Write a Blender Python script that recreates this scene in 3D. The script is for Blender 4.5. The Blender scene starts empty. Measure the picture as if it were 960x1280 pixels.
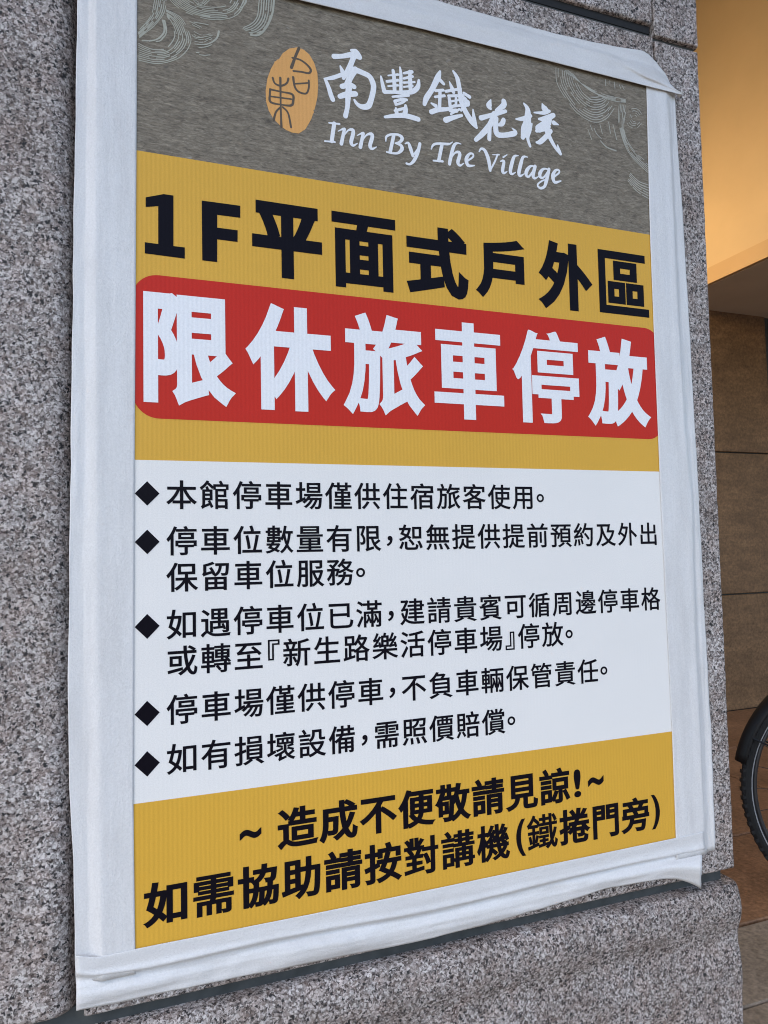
import bpy, bmesh, math, random
from mathutils import Vector, Matrix, noise
from mathutils.geometry import delaunay_2d_cdt

# ------------------------------------------------------------------ camera, world, sun, exposure
SC = bpy.context.scene
COL = SC.collection
R_ = math.radians
Z0 = 1.3536                      # height of the line y = 0 of the sign's own grid (x right, y down, metres)
FOC, PCX, PCY = 900.0, 480.0, 640.0      # lens of the photograph in its own pixels
CB = Vector((-0.0151637, 0.35362, -0.6474582))
RR = Matrix(((0.9370787, 0.0209, -0.348492), (-0.0013801, 0.9984204, 0.0561667), (0.3491155, -0.0521517, 0.9356274)))

def W(x, y, d=0.0):              # sign grid -> world; d = depth into the wall
    return Vector((x, d, Z0 - y))

cam_data = bpy.data.cameras.new('camera')
cam = bpy.data.objects.new('camera', cam_data)
COL.objects.link(cam)
r0, r1, r2 = RR
ax = Vector((r0[0], r0[2], -r0[1])); up = -Vector((r1[0], r1[2], -r1[1])); fw = Vector((r2[0], r2[2], -r2[1]))
m3 = Matrix((ax, up, -fw)).transposed()
cam.matrix_world = Matrix.Translation(Vector((CB[0], CB[2], Z0 - CB[1]))) @ m3.to_4x4()
cam_data.sensor_fit = 'VERTICAL'; cam_data.sensor_height = 36.0; cam_data.lens = FOC / 1280 * 36
cam_data.clip_start = 0.02; cam_data.clip_end = 2000
cam_data.dof.use_dof = False
SC.camera = cam

SUN_EL, SUN_AZ = 50.0, 232.0     # azimuth clockwise from +Y (north)
world = bpy.data.worlds.new('World'); SC.world = world; world.use_nodes = True
wn = world.node_tree.nodes; wl = world.node_tree.links
sky = wn.new('ShaderNodeTexSky'); sky.sky_type = 'NISHITA'; sky.sun_disc = False
sky.sun_elevation = R_(SUN_EL); sky.sun_rotation = R_(SUN_AZ)
sky.air_density = 1.0; sky.dust_density = 1.5; sky.ozone_density = 1.0
wl.new(sky.outputs['Color'], wn['Background'].inputs['Color'])
wn['Background'].inputs['Strength'].default_value = 0.15

sun_d = bpy.data.lights.new('sun', 'SUN'); sun_d.energy = 0.8; sun_d.angle = R_(25); sun_d.color = (1.0, 0.96, 0.9)
sun = bpy.data.objects.new('sun', sun_d); COL.objects.link(sun)
sd = Vector((math.sin(R_(SUN_AZ)) * math.cos(R_(SUN_EL)), math.cos(R_(SUN_AZ)) * math.cos(R_(SUN_EL)), math.sin(R_(SUN_EL))))
sun.rotation_euler = sd.to_track_quat('Z', 'Y').to_euler()

SC.view_settings.view_transform = 'Standard'
SC.view_settings.look = 'None'
SC.view_settings.exposure = 1.2
SC.view_settings.gamma = 1.0
SC.cycles.filter_width = 1.05

# ------------------------------------------------------------------ helpers
random.seed(7)
def un(px, py, d=0.0):           # photograph pixel -> grid point of the plane at depth d
    c = Vector(((px - PCX) / FOC, (py - PCY) / FOC, 1))
    v = RR.transposed() @ c
    s = (d - CB[2]) / v[2]
    p = CB + v * s
    return p[0], p[1]

def link(name, me, mat=None, parent=None, smooth=False):
    o = bpy.data.objects.new(name, me); COL.objects.link(o)
    if mat is not None: me.materials.append(mat)
    if parent is not None: o.parent = parent
    if smooth:
        for p in me.polygons: p.use_smooth = True
    return o

def obj(name, bm, mat=None, parent=None, smooth=False):
    me = bpy.data.meshes.new(name); bm.to_mesh(me); bm.free()
    return link(name, me, mat, parent, smooth)

def empty(name, loc=(0, 0, 0)):
    o = bpy.data.objects.new(name, None); COL.objects.link(o); o.location = loc; o.empty_display_size = 0.1
    return o

def tag(o, label=None, cat=None, group=None, kind=None):
    if label: o['label'] = label
    if cat: o['category'] = cat
    if group: o['group'] = group
    if kind: o['kind'] = kind
    return o

def child(name, bm, mat, parent, smooth=False):      # geometry given in world space, parent may stand anywhere
    o = obj(name, bm, mat, None, smooth)
    o.parent = parent
    o.matrix_parent_inverse = Matrix.Translation(parent_pos(parent)).inverted()
    return o

def parent_pos(o):
    p = Vector(o.location)
    if o.parent is not None and o.type == 'EMPTY': p += parent_pos(o.parent)
    if o.type != 'EMPTY': return Vector((0, 0, 0))
    return p

def add_box(bm, lo, hi, bevel=0.0, seg=2):
    r = bmesh.ops.create_cube(bm, size=1.0)
    vs = r['verts']
    lo = Vector(lo); hi = Vector(hi)
    for v in vs:
        v.co = Vector((lo[i] + (v.co[i] + 0.5) * (hi[i] - lo[i]) for i in range(3)))
    if bevel > 0:
        es = list({e for v in vs for e in v.link_edges})
        bmesh.ops.bevel(bm, geom=es, offset=bevel, segments=seg, affect='EDGES', profile=0.5)

def add_tube(bm, pts, rad, n=10, closed=False, caps=True):
    pts = [Vector(p) for p in pts]
    rads = rad if isinstance(rad, (list, tuple)) else [rad] * len(pts)
    rings = []
    N = len(pts)
    prev = None
    for i, p in enumerate(pts):
        if closed: t = pts[(i + 1) % N] - pts[i - 1]
        else: t = pts[min(i + 1, N - 1)] - pts[max(i - 1, 0)]
        t.normalize()
        if prev is None:
            a = Vector((0, 0, 1)) if abs(t.z) < 0.9 else Vector((1, 0, 0))
            u = t.cross(a).normalized()
        else:
            u = (prev - t * prev.dot(t)).normalized()
        prev = u
        w = t.cross(u)
        rings.append([bm.verts.new(p + (u * math.cos(k * 2 * math.pi / n) + w * math.sin(k * 2 * math.pi / n)) * rads[i]) for k in range(n)])
    M = N if closed else N - 1
    for i in range(M):
        a, b = rings[i], rings[(i + 1) % N]
        for k in range(n):
            bm.faces.new((a[k], a[(k + 1) % n], b[(k + 1) % n], b[k]))
    if caps and not closed:
        bm.faces.new(rings[0][::-1]); bm.faces.new(rings[-1])

def catmull(pts, step):
    """smooth polyline through points of any dimension"""
    n = len(pts); out = []
    if n == 2:
        k = 6
        return [tuple(pts[0][j] + (pts[1][j] - pts[0][j]) * i / k for j in range(len(pts[0]))) for i in range(k + 1)]
    for i in range(n - 1):
        p0 = pts[max(i - 1, 0)]; p1 = pts[i]; p2 = pts[i + 1]; p3 = pts[min(i + 2, n - 1)]
        L = math.dist(p1[:2], p2[:2]); k = max(3, int(L / step))
        for q in range(k):
            t = q / k
            out.append(tuple(0.5 * ((2 * p1[j]) + (-p0[j] + p2[j]) * t + (2 * p0[j] - 5 * p1[j] + 4 * p2[j] - p3[j]) * t * t
                                    + (-p0[j] + 3 * p1[j] - 3 * p2[j] + p3[j]) * t ** 3) for j in range(len(p1))))
    out.append(tuple(pts[-1]))
    return out

def lerp_poly(poly, key, t):     # point of a polyline where coordinate `key` equals t
    for a, b in zip(poly, poly[1:]):
        if (a[key] - t) * (b[key] - t) <= 0 and a[key] != b[key]:
            f = (t - a[key]) / (b[key] - a[key])
            return tuple(a[j] + (b[j] - a[j]) * f for j in range(len(a)))
    a, b = (poly[0], poly[1]) if abs(poly[0][key] - t) < abs(poly[-1][key] - t) else (poly[-2], poly[-1])
    f = (t - a[key]) / (b[key] - a[key])
    return tuple(a[j] + (b[j] - a[j]) * f for j in range(len(a)))

# ------------------------------------------------------------------ materials
def lin(r, g, b):
    f = lambda c: (c / 255 / 12.92) if c / 255 <= 0.04045 else ((c / 255 + 0.055) / 1.055) ** 2.4
    return (f(r), f(g), f(b), 1)

class Mat:
    def __init__(s, name, base=(0.5, 0.5, 0.5, 1), rough=0.6, metal=0.0, spec=0.5):
        s.m = bpy.data.materials.new(name); s.m.use_nodes = True
        s.n = s.m.node_tree.nodes; s.l = s.m.node_tree.links
        s.b = s.n['Principled BSDF']
        s.b.inputs['Base Color'].default_value = base
        s.b.inputs['Roughness'].default_value = rough
        s.b.inputs['Metallic'].default_value = metal
        s.b.inputs['Specular IOR Level'].default_value = spec
        s.co = None
    def coord(s, scale=(1, 1, 1), rot=(0, 0, 0)):
        tc = s.n.new('ShaderNodeTexCoord'); mp = s.n.new('ShaderNodeMapping')
        mp.inputs['Scale'].default_value = scale; mp.inputs['Rotation'].default_value = rot
        s.l.new(tc.outputs['Object'], mp.inputs['Vector'])
        return mp.outputs['Vector']
    def noise(s, co, scale, detail=4, rough=0.55, dist=0.0):
        t = s.n.new('ShaderNodeTexNoise'); t.inputs['Scale'].default_value = scale
        t.inputs['Detail'].default_value = detail; t.inputs['Roughness'].default_value = rough; t.inputs['Distortion'].default_value = dist
        s.l.new(co, t.inputs['Vector']); return t
    def voro(s, co, scale, rand=1.0):
        t = s.n.new('ShaderNodeTexVoronoi'); t.inputs['Scale'].default_value = scale; t.inputs['Randomness'].default_value = rand
        s.l.new(co, t.inputs['Vector']); return t
    def ramp(s, fac, stops, interp='LINEAR'):
        t = s.n.new('ShaderNodeValToRGB'); t.color_ramp.interpolation = interp
        e = t.color_ramp.elements
        while len(e) < len(stops): e.new(0.5)
        for k, (p, c) in enumerate(stops):
            e[k].position = p; e[k].color = c if isinstance(c, tuple) else (c, c, c, 1)
        s.l.new(fac, t.inputs['Fac']); return t.outputs['Color']
    def mix(s, a, b, fac, mode='MIX'):
        t = s.n.new('ShaderNodeMix'); t.data_type = 'RGBA'; t.blend_type = mode
        for sock, v in ((t.inputs[0], fac), (t.inputs[6], a), (t.inputs[7], b)):
            if hasattr(v, 'node'): s.l.new(v, sock)
            else: sock.default_value = v
        return t.outputs[2]
    def math(s, op, a, b=0.0):
        t = s.n.new('ShaderNodeMath'); t.operation = op
        for sock, v in ((t.inputs[0], a), (t.inputs[1], b)):
            if hasattr(v, 'node'): s.l.new(v, sock)
            else: sock.default_value = v
        return t.outputs[0]
    def addvec(s, a, b, k):
        t = s.n.new('ShaderNodeVectorMath'); t.operation = 'MULTIPLY_ADD'
        s.l.new(b, t.inputs[0]); t.inputs[1].default_value = (k, k, k); s.l.new(a, t.inputs[2])
        return t.outputs[0]
    def bump(s, h, strength=0.3, dist=0.001, chain=None):
        t = s.n.new('ShaderNodeBump'); t.inputs['Strength'].default_value = strength; t.inputs['Distance'].default_value = dist
        s.l.new(h, t.inputs['Height'])
        if chain is not None: s.l.new(chain, t.inputs['Normal'])
        s.l.new(t.outputs['Normal'], s.b.inputs['Normal']); return t.outputs['Normal']
    def color(s, c): s.l.new(c, s.b.inputs['Base Color'])
    def rough(s, c): s.l.new(c, s.b.inputs['Roughness'])

def granite(name, tint=(1.0, 0.985, 0.965), dark=1.0):
    M = Mat(name, rough=0.62, spec=0.4)
    co = M.coord()
    wob = M.noise(co, 330, 4, 0.65)
    co2 = M.addvec(co, wob.outputs['Color'], 0.007)
    v1 = M.voro(co2, 590); v2 = M.voro(co2, 350); v3 = M.voro(co2, 470)
    s1 = M.n.new('ShaderNodeSeparateColor'); M.l.new(v1.outputs['Color'], s1.inputs[0])
    s2 = M.n.new('ShaderNodeSeparateColor'); M.l.new(v2.outputs['Color'], s2.inputs[0])
    s3 = M.n.new('ShaderNodeSeparateColor'); M.l.new(v3.outputs['Color'], s3.inputs[0])
    d = dark
    g1 = M.ramp(s1.outputs[0], [(0.0, (0.02 * d, 0.02 * d, 0.022 * d, 1)), (0.16, (0.10 * d, 0.095 * d, 0.092 * d, 1)), (0.32, (0.235 * d, 0.215 * d, 0.207 * d, 1)),
                                (0.54, (0.40 * d, 0.385 * d, 0.382 * d, 1)), (0.76, (0.66 * d, 0.65 * d, 0.65 * d, 1))], 'CONSTANT')
    g2 = M.ramp(s2.outputs[1], [(0.0, (0.20 * d, 0.175 * d, 0.165 * d, 1)), (0.22, (0.36 * d, 0.335 * d, 0.325 * d, 1)), (0.6, (0.46 * d, 0.455 * d, 0.46 * d, 1))], 'CONSTANT')
    sm = M.noise(co, 420, 5, 0.7, 0.6)
    g3 = M.ramp(sm.outputs['Fac'], [(0.34, (0.06 * d, 0.055 * d, 0.055 * d, 1)), (0.44, (0.25 * d, 0.225 * d, 0.215 * d, 1)), (0.54, (0.42 * d, 0.40 * d, 0.395 * d, 1)), (0.66, (0.66 * d, 0.65 * d, 0.645 * d, 1))])
    c = M.mix(M.mix(g1, g2, 0.28), g3, 0.26)
    bc = M.n.new('ShaderNodeBrightContrast'); bc.inputs['Bright'].default_value = 0.07; bc.inputs['Contrast'].default_value = 0.45
    M.l.new(c, bc.inputs['Color']); c = M.mix((0.015, 0.015, 0.016, 1), bc.outputs['Color'], 1.0, 'LIGHTEN')
    pk = M.noise(co, 60, 3)
    c = M.mix(c, M.ramp(pk.outputs['Fac'], [(0.42, (1, 1, 1, 1)), (0.66, (0.96, 0.89, 0.86, 1))]), 1.0, 'MULTIPLY')
    fleck = M.ramp(s3.outputs[2], [(0.0, 1.0), (0.06, 0.0)], 'CONSTANT')
    c = M.mix(c, (0.02, 0.02, 0.022, 1), fleck)
    blot = M.noise(co, 14, 3)
    bl = M.ramp(blot.outputs['Fac'], [(0.3, (0.80, 0.77, 0.75, 1)), (0.7, (1.12, 1.12, 1.13, 1))])
    c = M.mix(c, bl, 1.0, 'MULTIPLY')
    stain = M.noise(M.coord((1, 1, 0.25)), 22, 4)
    c = M.mix(c, M.ramp(stain.outputs['Fac'], [(0.33, (0.78, 0.75, 0.72, 1)), (0.6, (1.03, 1.03, 1.03, 1))]), 0.8, 'MULTIPLY')
    c = M.mix(c, (tint[0], tint[1], tint[2], 1), 1.0, 'MULTIPLY')
    M.color(c)
    bn = M.noise(co, 260, 4)
    n1 = M.bump(s1.outputs[0], 0.35, 0.0012)
    M.bump(bn.outputs['Fac'], 0.55, 0.0016, n1)
    return M.m

m_granite = granite('granite_flamed')
m_granite2 = granite('granite_base_course', dark=0.92)
def simple(name, rgb, rough=0.6, metal=0.0, spec=0.5, var=0.08, vs=30, bump=0.0, bs=200):
    M = Mat(name, rgb, rough, metal, spec)
    co = M.coord(); n = M.noise(co, vs, 4)
    k = M.ramp(n.outputs['Fac'], [(0.3, 1 - var), (0.7, 1 + var)])
    M.color(M.mix(rgb, k, 1.0, 'MULTIPLY'))
    if bump: M.bump(M.noise(co, bs, 3).outputs['Fac'], bump, 0.001)
    return M.m

m_mortar = simple('dark_joint_mortar', (0.055, 0.06, 0.06, 1), 0.85, vs=60, var=0.25, bump=0.4)
def tape_mat(name, sx, sz):
    """cloth tape: weave, streaks running along the strip, a few creases across it"""
    M = Mat(name, (0.66, 0.67, 0.69, 1), 0.38, spec=0.5)
    co = M.coord(); al = M.coord((sx, 1, sz))
    n = M.noise(al, 9, 5, 0.6)
    c = M.ramp(n.outputs['Fac'], [(0.3, (0.61, 0.605, 0.605, 1)), (0.5, (0.665, 0.662, 0.662, 1)), (0.72, (0.70, 0.70, 0.705, 1))])
    gr = M.noise(co, 620, 3, 0.7)
    c = M.mix(c, M.ramp(gr.outputs['Fac'], [(0.3, (0.91, 0.91, 0.91, 1)), (0.7, (1.05, 1.05, 1.05, 1))]), 1.0, 'MULTIPLY')
    sp = M.noise(co, 150, 2)
    c = M.mix(c, (0.3, 0.28, 0.26, 1), M.ramp(sp.outputs['Fac'], [(0.77, 0.0), (0.83, 0.5)]))
    M.color(c)
    w = M.noise(co, 750, 3)
    st = M.noise(M.coord((1 + (sx - 1) * 1.5, 1, 1 + (sz - 1) * 1.5)), 26, 5, 0.65, 0.6)
    cr = M.noise(co, 24, 4, 0.6, 2.5)
    rid = M.ramp(M.math('ABSOLUTE', M.math('SUBTRACT', cr.outputs['Fac'], 0.5)), [(0.0, 1.0), (0.03, 0.0)])
    n1 = M.bump(w.outputs['Fac'], 0.3, 0.0006)
    n2 = M.bump(st.outputs['Fac'], 0.26, 0.0016, n1)
    M.bump(rid, 0.16, 0.0009, n2)
    return M.m
m_tape_v = tape_mat('white_cloth_tape_upright', 6, 1)
m_tape_h = tape_mat('white_cloth_tape_level', 1, 4)

def print_mat(name, rgb, flute=0.2, var=0.03, spec=0.19):
    M = Mat(name, rgb, 0.33, spec=spec)
    co = M.coord()
    n = M.noise(co, 7, 4)
    k = M.ramp(n.outputs['Fac'], [(0.3, 1 - var), (0.7, 1 + var)])
    g = M.noise(co, 900, 1)
    k2 = M.ramp(g.outputs['Fac'], [(0.3, 0.96), (0.7, 1.04)])
    M.color(M.mix(M.mix(rgb, k, 1.0, 'MULTIPLY'), k2, 1.0, 'MULTIPLY'))
    w = M.n.new('ShaderNodeTexWave'); w.wave_type = 'BANDS'; w.bands_direction = 'X'
    w.inputs['Scale'].default_value = 82; w.inputs['Distortion'].default_value = 0.4; w.inputs['Detail'].default_value = 1
    M.l.new(co, w.inputs['Vector'])
    big = M.noise(co, 9, 2)
    n1 = M.bump(w.outputs['Fac'], flute, 0.0007)
    M.bump(big.outputs['Fac'], 0.25, 0.006, n1)
    return M.m
m_gold = print_mat('printed_gold', (0.67, 0.378, 0.050, 1), 0.14)
m_red = print_mat('printed_red', (0.52, 0.019, 0.007, 1), 0.08)
m_whiteprint = print_mat('printed_white', (0.78, 0.768, 0.745, 1), 0.04, 0.015)
m_ink = print_mat('printed_black', (0.006, 0.005, 0.009, 1), 0.04, spec=0.06)
m_whiteink = print_mat('printed_white_letter', (0.80, 0.81, 0.83, 1), 0.1, 0.01)
m_orange = print_mat('printed_orange', (0.70, 0.36, 0.115, 1), 0.12, 0.06)
m_sealink = print_mat('printed_brown', (0.11, 0.085, 0.06, 1), 0.1)
m_swirl2 = print_mat('printed_faint_grey_green', (0.43, 0.42, 0.36, 1), 0.1, 0.2)
m_swirl = print_mat('printed_pale_grey_green', (0.40, 0.395, 0.325, 1), 0.1, 0.2)
m_core = simple('corrugated_plastic_edge', (0.7, 0.71, 0.72, 1), 0.5)

def header_mat():
    M = Mat('printed_grey_fibre_paper', rough=0.38, spec=0.26)
    co = M.coord((12, 1, 48), (0, R_(3), 0))
    n1 = M.noise(co, 4.6, 9, 0.72, 1.2)
    n2 = M.noise(M.coord((30, 1, 120), (0, R_(-5), 0)), 6, 6, 0.7, 0.8)
    c = M.ramp(n1.outputs['Fac'], [(0.28, (0.085, 0.066, 0.048, 1)), (0.45, (0.17, 0.142, 0.112, 1)), (0.57, (0.22, 0.188, 0.152, 1)), (0.75, (0.31, 0.272, 0.225, 1))])
    c = M.mix(c, M.ramp(n2.outputs['Fac'], [(0.28, (0.45, 0.44, 0.43, 1)), (0.5, (1, 1, 1, 1)), (0.72, (1.55, 1.53, 1.5, 1))]), 1.0, 'MULTIPLY')
    c = M.mix(c, (0.99, 0.985, 0.90, 1), 1.0, 'MULTIPLY')
    sp = M.noise(M.coord((34, 1, 70)), 1.6, 2)
    c = M.mix(c, (0.36, 0.34, 0.30, 1), M.ramp(sp.outputs['Fac'], [(0.72, 0.0), (0.80, 0.7)]))
    c = M.mix(c, (0.05, 0.045, 0.04, 1), M.ramp(sp.outputs['Fac'], [(0.2, 0.8), (0.29, 0.0)]))
    M.color(c)
    w = M.n.new('ShaderNodeTexWave'); w.bands_direction = 'X'; w.inputs['Scale'].default_value = 82
    M.l.new(M.coord(), w.inputs['Vector'])
    M.bump(w.outputs['Fac'], 0.05, 0.0007)
    return M.m
m_header = header_mat()

def stone_tile(name, a, b, rough=0.55):
    M = Mat(name, rough=rough, spec=0.35)
    co = M.coord()
    n = M.noise(co, 3.0, 6, 0.65)
    f = M.noise(co, 70, 4, 0.7)
    c = M.mix(M.ramp(n.outputs['Fac'], [(0.3, a), (0.7, b)]), M.ramp(f.outputs['Fac'], [(0.3, 0.6), (0.7, 1.4)]), 1.0, 'MULTIPLY')
    st = M.noise(M.coord((1, 1, 5)), 5, 5, 0.7)
    c = M.mix(c, M.ramp(st.outputs['Fac'], [(0.3, 0.7), (0.7, 1.25)]), 0.8, 'MULTIPLY')
    M.color(c); M.bump(f.outputs['Fac'], 0.3, 0.002)
    return M.m
m_walltile = stone_tile('brown_stone_tile', (0.155, 0.084, 0.038, 1), (0.255, 0.143, 0.068, 1))
m_brownfloor = stone_tile('brown_floor_tile', (0.20, 0.105, 0.056, 1), (0.30, 0.165, 0.09, 1), 0.45)
m_paver = stone_tile('beige_grey_paver', (0.25, 0.20, 0.145, 1), (0.33, 0.265, 0.20, 1), 0.7)
m_fascia = simple('ochre_painted_plaster', (0.60, 0.42, 0.23, 1), 0.7, var=0.06, vs=2.5, bump=0.1)
m_trim = simple('ochre_trim_shade', (0.52, 0.33, 0.16, 1), 0.6, var=0.05, vs=3)  # darker than the plaster: the lip's shade is put into the colour
m_soffit = simple('grey_brown_soffit', (0.55, 0.46, 0.36, 1), 0.7, var=0.06, vs=3, bump=0.1)
m_plaster = simple('dark_plaster', (0.16, 0.13, 0.10, 1), 0.8, var=0.08, vs=3)
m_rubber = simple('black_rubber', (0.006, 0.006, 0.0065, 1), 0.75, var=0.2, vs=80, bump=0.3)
m_blackpaint = simple('black_bicycle_paint', (0.006, 0.006, 0.007, 1), 0.5, spec=0.3)
m_steel = simple('brushed_steel', (0.45, 0.45, 0.46, 1), 0.35, 1.0)
m_strip = simple('grey_reflective_strip', (0.3, 0.3, 0.31, 1), 0.5)
m_rim = simple('dark_alloy_rim', (0.07, 0.07, 0.075, 1), 0.4, 0.8)

# ------------------------------------------------------------------ setting: ground
GX0, GX1 = -400, 400
def sheet(name, x0, x1, y0, y1, z, mat):
    bm = bmesh.new()
    bm.faces.new([bm.verts.new(v) for v in ((x0, y0, z), (x1, y0, z), (x1, y1, z), (x0, y1, z))])
    return tag(obj(name, bm, mat), kind='structure')
sheet('ground', GX0, GX1, -400, 400, -0.03, m_mortar)
def tiles(name, x0, x1, ys, pitch, z, mat, gap):
    bm = bmesh.new()
    for k, (ya, yb) in enumerate(zip(ys, ys[1:])):
        x = x0 + (k % 2) * pitch * 0.0
        while x < x1:
            add_box(bm, (x + gap, ya + gap, z - 0.05), (min(x + pitch, x1) - gap, yb - gap, z + random.uniform(-0.0006, 0.0006)), 0.003, 1)
            x += pitch
    return tag(obj(name, bm, mat), kind='structure')
tiles('pavement', -7.9, 9.1, [-4.0, -3.4, -2.8, -2.2, -1.6, -1.0, -0.4, 0.2, 0.591, 0.848], 1.2, 0.0, m_paver, 0.003)
tiles('tiled_floor', -4.03, 9.1, [0.848, 1.293, 2.103, 2.70], 1.62, 0.002, m_brownfloor, 0.004)

# ------------------------------------------------------------------ the granite pillar (slabs over a dark core)
WALL = 0.006
PB = 0.50                        # pillar depth
pillar = empty('granite_pillar', (0.2, WALL + 0.25, 0.0))
tag(pillar, 'speckled grey granite pillar of big slabs behind the taped notice', 'pillar')

def slab(x0, x1, y0, y1, edges, mat, proud=0.0, step=0.006, prof=None, depth=0.06, seed=0.0):
    """one stone: a gridded front with rounded edges (radii left,right,top,bottom) and sides going back; grid coordinates"""
    bm = bmesh.new()
    def axis(a, b, ra, rb):
        v = []
        L = b - a; n = max(2, int(L / step))
        v = [a + L * i / n for i in range(n + 1)]
        for r, e, s in ((ra, a, 1), (rb, b, -1)):
            for q in (0.08, 0.3, 0.6, 1.0):
                v.append(e + s * r * q)
        v = sorted(v); o = [v[0]]
        for t in v[1:]:
            if t - o[-1] > 1e-4: o.append(t)
        return o
    rl, rr, rt, rb = edges
    xs = axis(x0, x1, rl, rr); ys = axis(y0, y1, rt, rb)
    def sag(d, r):
        if d >= r or r <= 0: return 0.0
        return r - math.sqrt(max(0.0, r * r - (r - d) ** 2))
    grid = []
    for y in ys:
        row = []
        for x in xs:
            rec = max(sag(x - x0, rl), sag(x1 - x, rr)) + max(sag(y - y0, rt), sag(y1 - y, rb))
            rec = min(rec, depth * 0.95)
            p = (prof(x, y) if prof else 0.0)
            nz = noise.noise(Vector((x * 160 + seed, y * 160, 3.1))) * 0.0005 + noise.noise(Vector((x * 45 + seed, y * 45, 9.1))) * 0.0006
            jx = noise.noise(Vector((x * 130, y * 130 + seed, 17.0))) * 0.0008
            row.append(bm.verts.new(W(x + (jx if x in (xs[0], xs[-1]) else 0), y, WALL - proud + rec - p + nz)))
        grid.append(row)
    for j in range(len(ys) - 1):
        for i in range(len(xs) - 1):
            bm.faces.new((grid[j][i], grid[j + 1][i], grid[j + 1][i + 1], grid[j][i + 1]))
    loop = grid[0][:] + [r[-1] for r in grid[1:]] + grid[-1][-2::-1] + [r[0] for r in grid[-2:0:-1]]
    back = [bm.verts.new((v.co.x, WALL + depth, v.co.z)) for v in loop]
    for k in range(len(loop)):
        a, b = loop[k], loop[(k + 1) % len(loop)]
        bm.faces.new((a, b, back[(k + 1) % len(loop)], back[k]))
    bmesh.ops.recalc_face_normals(bm, faces=bm.faces[:])
    return child('granite_slab', bm, mat, pillar, True)

XL, XJ0, XJ1, XC, XR = -0.75, -0.0455, -0.040, 0.5815, 0.648
# core behind the joints
bm = bmesh.new(); add_box(bm, (XL + 0.004, WALL + 0.056, 0.0), (XR - 0.006, WALL + PB, 4.25)); child('pillar_core', bm, m_mortar, pillar)
def side_slab(z0, z1):
    bm = bmesh.new()
    add_box(bm, (XR - 0.03, WALL + 0.0602, z0), (XR - 0.0005, WALL + PB, z1), 0.003, 2)
    child('side_slab', bm, m_granite, pillar)
side_slab(0.62, Z0 + 0.242); side_slab(Z0 + 0.2475, 2.6); side_slab(2.606, 4.2)
# middle course
slab(XL, XJ0, -0.2450, 0.7255, (0.004, 0.022, 0.004, 0.006), m_granite, step=0.007, seed=1)
slab(XJ1, XC - 0.001, -0.2450, 0.7280, (0.003, 0.002, 0.003, 0.004), m_granite, step=0.008, seed=5)
slab(XC + 0.001, XR, -0.2410, 0.7262, (0.002, 0.003, 0.002, 0.004), m_granite, proud=0.0002, step=0.006, seed=9)
# upper course
slab(XL, XJ0, -0.95, -0.2490, (0.004, 0.022, 0.004, 0.004), m_granite, step=0.012, seed=12)
slab(XJ1, XC - 0.001, -0.95, -0.2600, (0.003, 0.002, 0.004, 0.003), m_granite, step=0.010, seed=15)
slab(XC + 0.001, XR, -0.95, -0.2468, (0.002, 0.003, 0.004, 0.002), m_granite, proud=0.0015, step=0.008, seed=19)
# higher courses (out of frame)
slab(XL, XR, -1.75, -0.956, (0.004, 0.004, 0.004, 0.004), m_granite, step=0.03, seed=22)
slab(XL, XR, -2.85, -1.756, (0.004, 0.004, 0.004, 0.004), m_granite, step=0.03, seed=25)
# base course with a rolled upper edge and a shallow hollow under it
bm = bmesh.new(); add_box(bm, (XL + 0.01, WALL + 0.014, Z0 - 0.7435), (XR - 0.008, WALL + 0.055, Z0 - 0.7245)); child('joint_filler', bm, m_mortar, pillar)
bm = bmesh.new(); add_box(bm, (XJ1 + 0.002, WALL + 0.006, Z0 + 0.2440), (XC - 0.002, WALL + 0.055, Z0 + 0.2505)); child('joint_filler', bm, m_mortar, pillar)
bm = bmesh.new(); add_box(bm, (XJ1 + 0.002, WALL + 0.005, Z0 + 0.2507), (XC - 0.002, WALL + 0.055, Z0 + 0.2612)); child('joint_shade_strip', bm, m_rubber, pillar)  # near-black strip stands in for the shaded underside of the upper slab
bm = bmesh.new(); add_box(bm, (XC + 0.002, WALL + 0.0045, Z0 + 0.2405), (XR - 0.003, WALL + 0.055, Z0 + 0.2473)); child('joint_filler', bm, m_mortar, pillar)
def roll(x, y):
    t = y - 0.742
    wob = 0.004 * noise.noise(Vector((x * 7, 2.0, 0)))
    p = 0.0
    if t < 0.05: p += 0.005 * math.sin(math.pi * min(1, max(0, t / 0.05)))
    p -= 0.0028 * math.exp(-((t - 0.060 - wob) / 0.012) ** 2)
    p += 0.002 * math.exp(-((t - 0.095 - wob) / 0.02) ** 2)
    p += 0.0009 * noise.noise(Vector((x * 9, y * 24, 4)))
    return p
slab(XL, XR + 0.0035, 0.7420, Z0 - 0.006, (0.006, 0.006, 0.005, 0.004), m_granite2, proud=0.002, step=0.006, prof=roll, seed=30)

# ------------------------------------------------------------------ the notice sign
SW = 0.56
Y_TOP, Y_B2, Y_B3, Y_BOT = -0.1729, 0.2725, 0.5609, 0.6769
sign = empty('parking_notice_sign', W(SW / 2, Y_BOT + 0.012, 0.002))
tag(sign, 'gold, red and white parking notice board with black and white lettering, taped to the granite', 'sign')
bm = bmesh.new(); add_box(bm, W(-0.024, Y_BOT + 0.016, 0.0004), W(SW + 0.024, Y_TOP - 0.016, 0.0045), 0.0004, 1)
child('backing_board', bm, m_core, sign)

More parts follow.
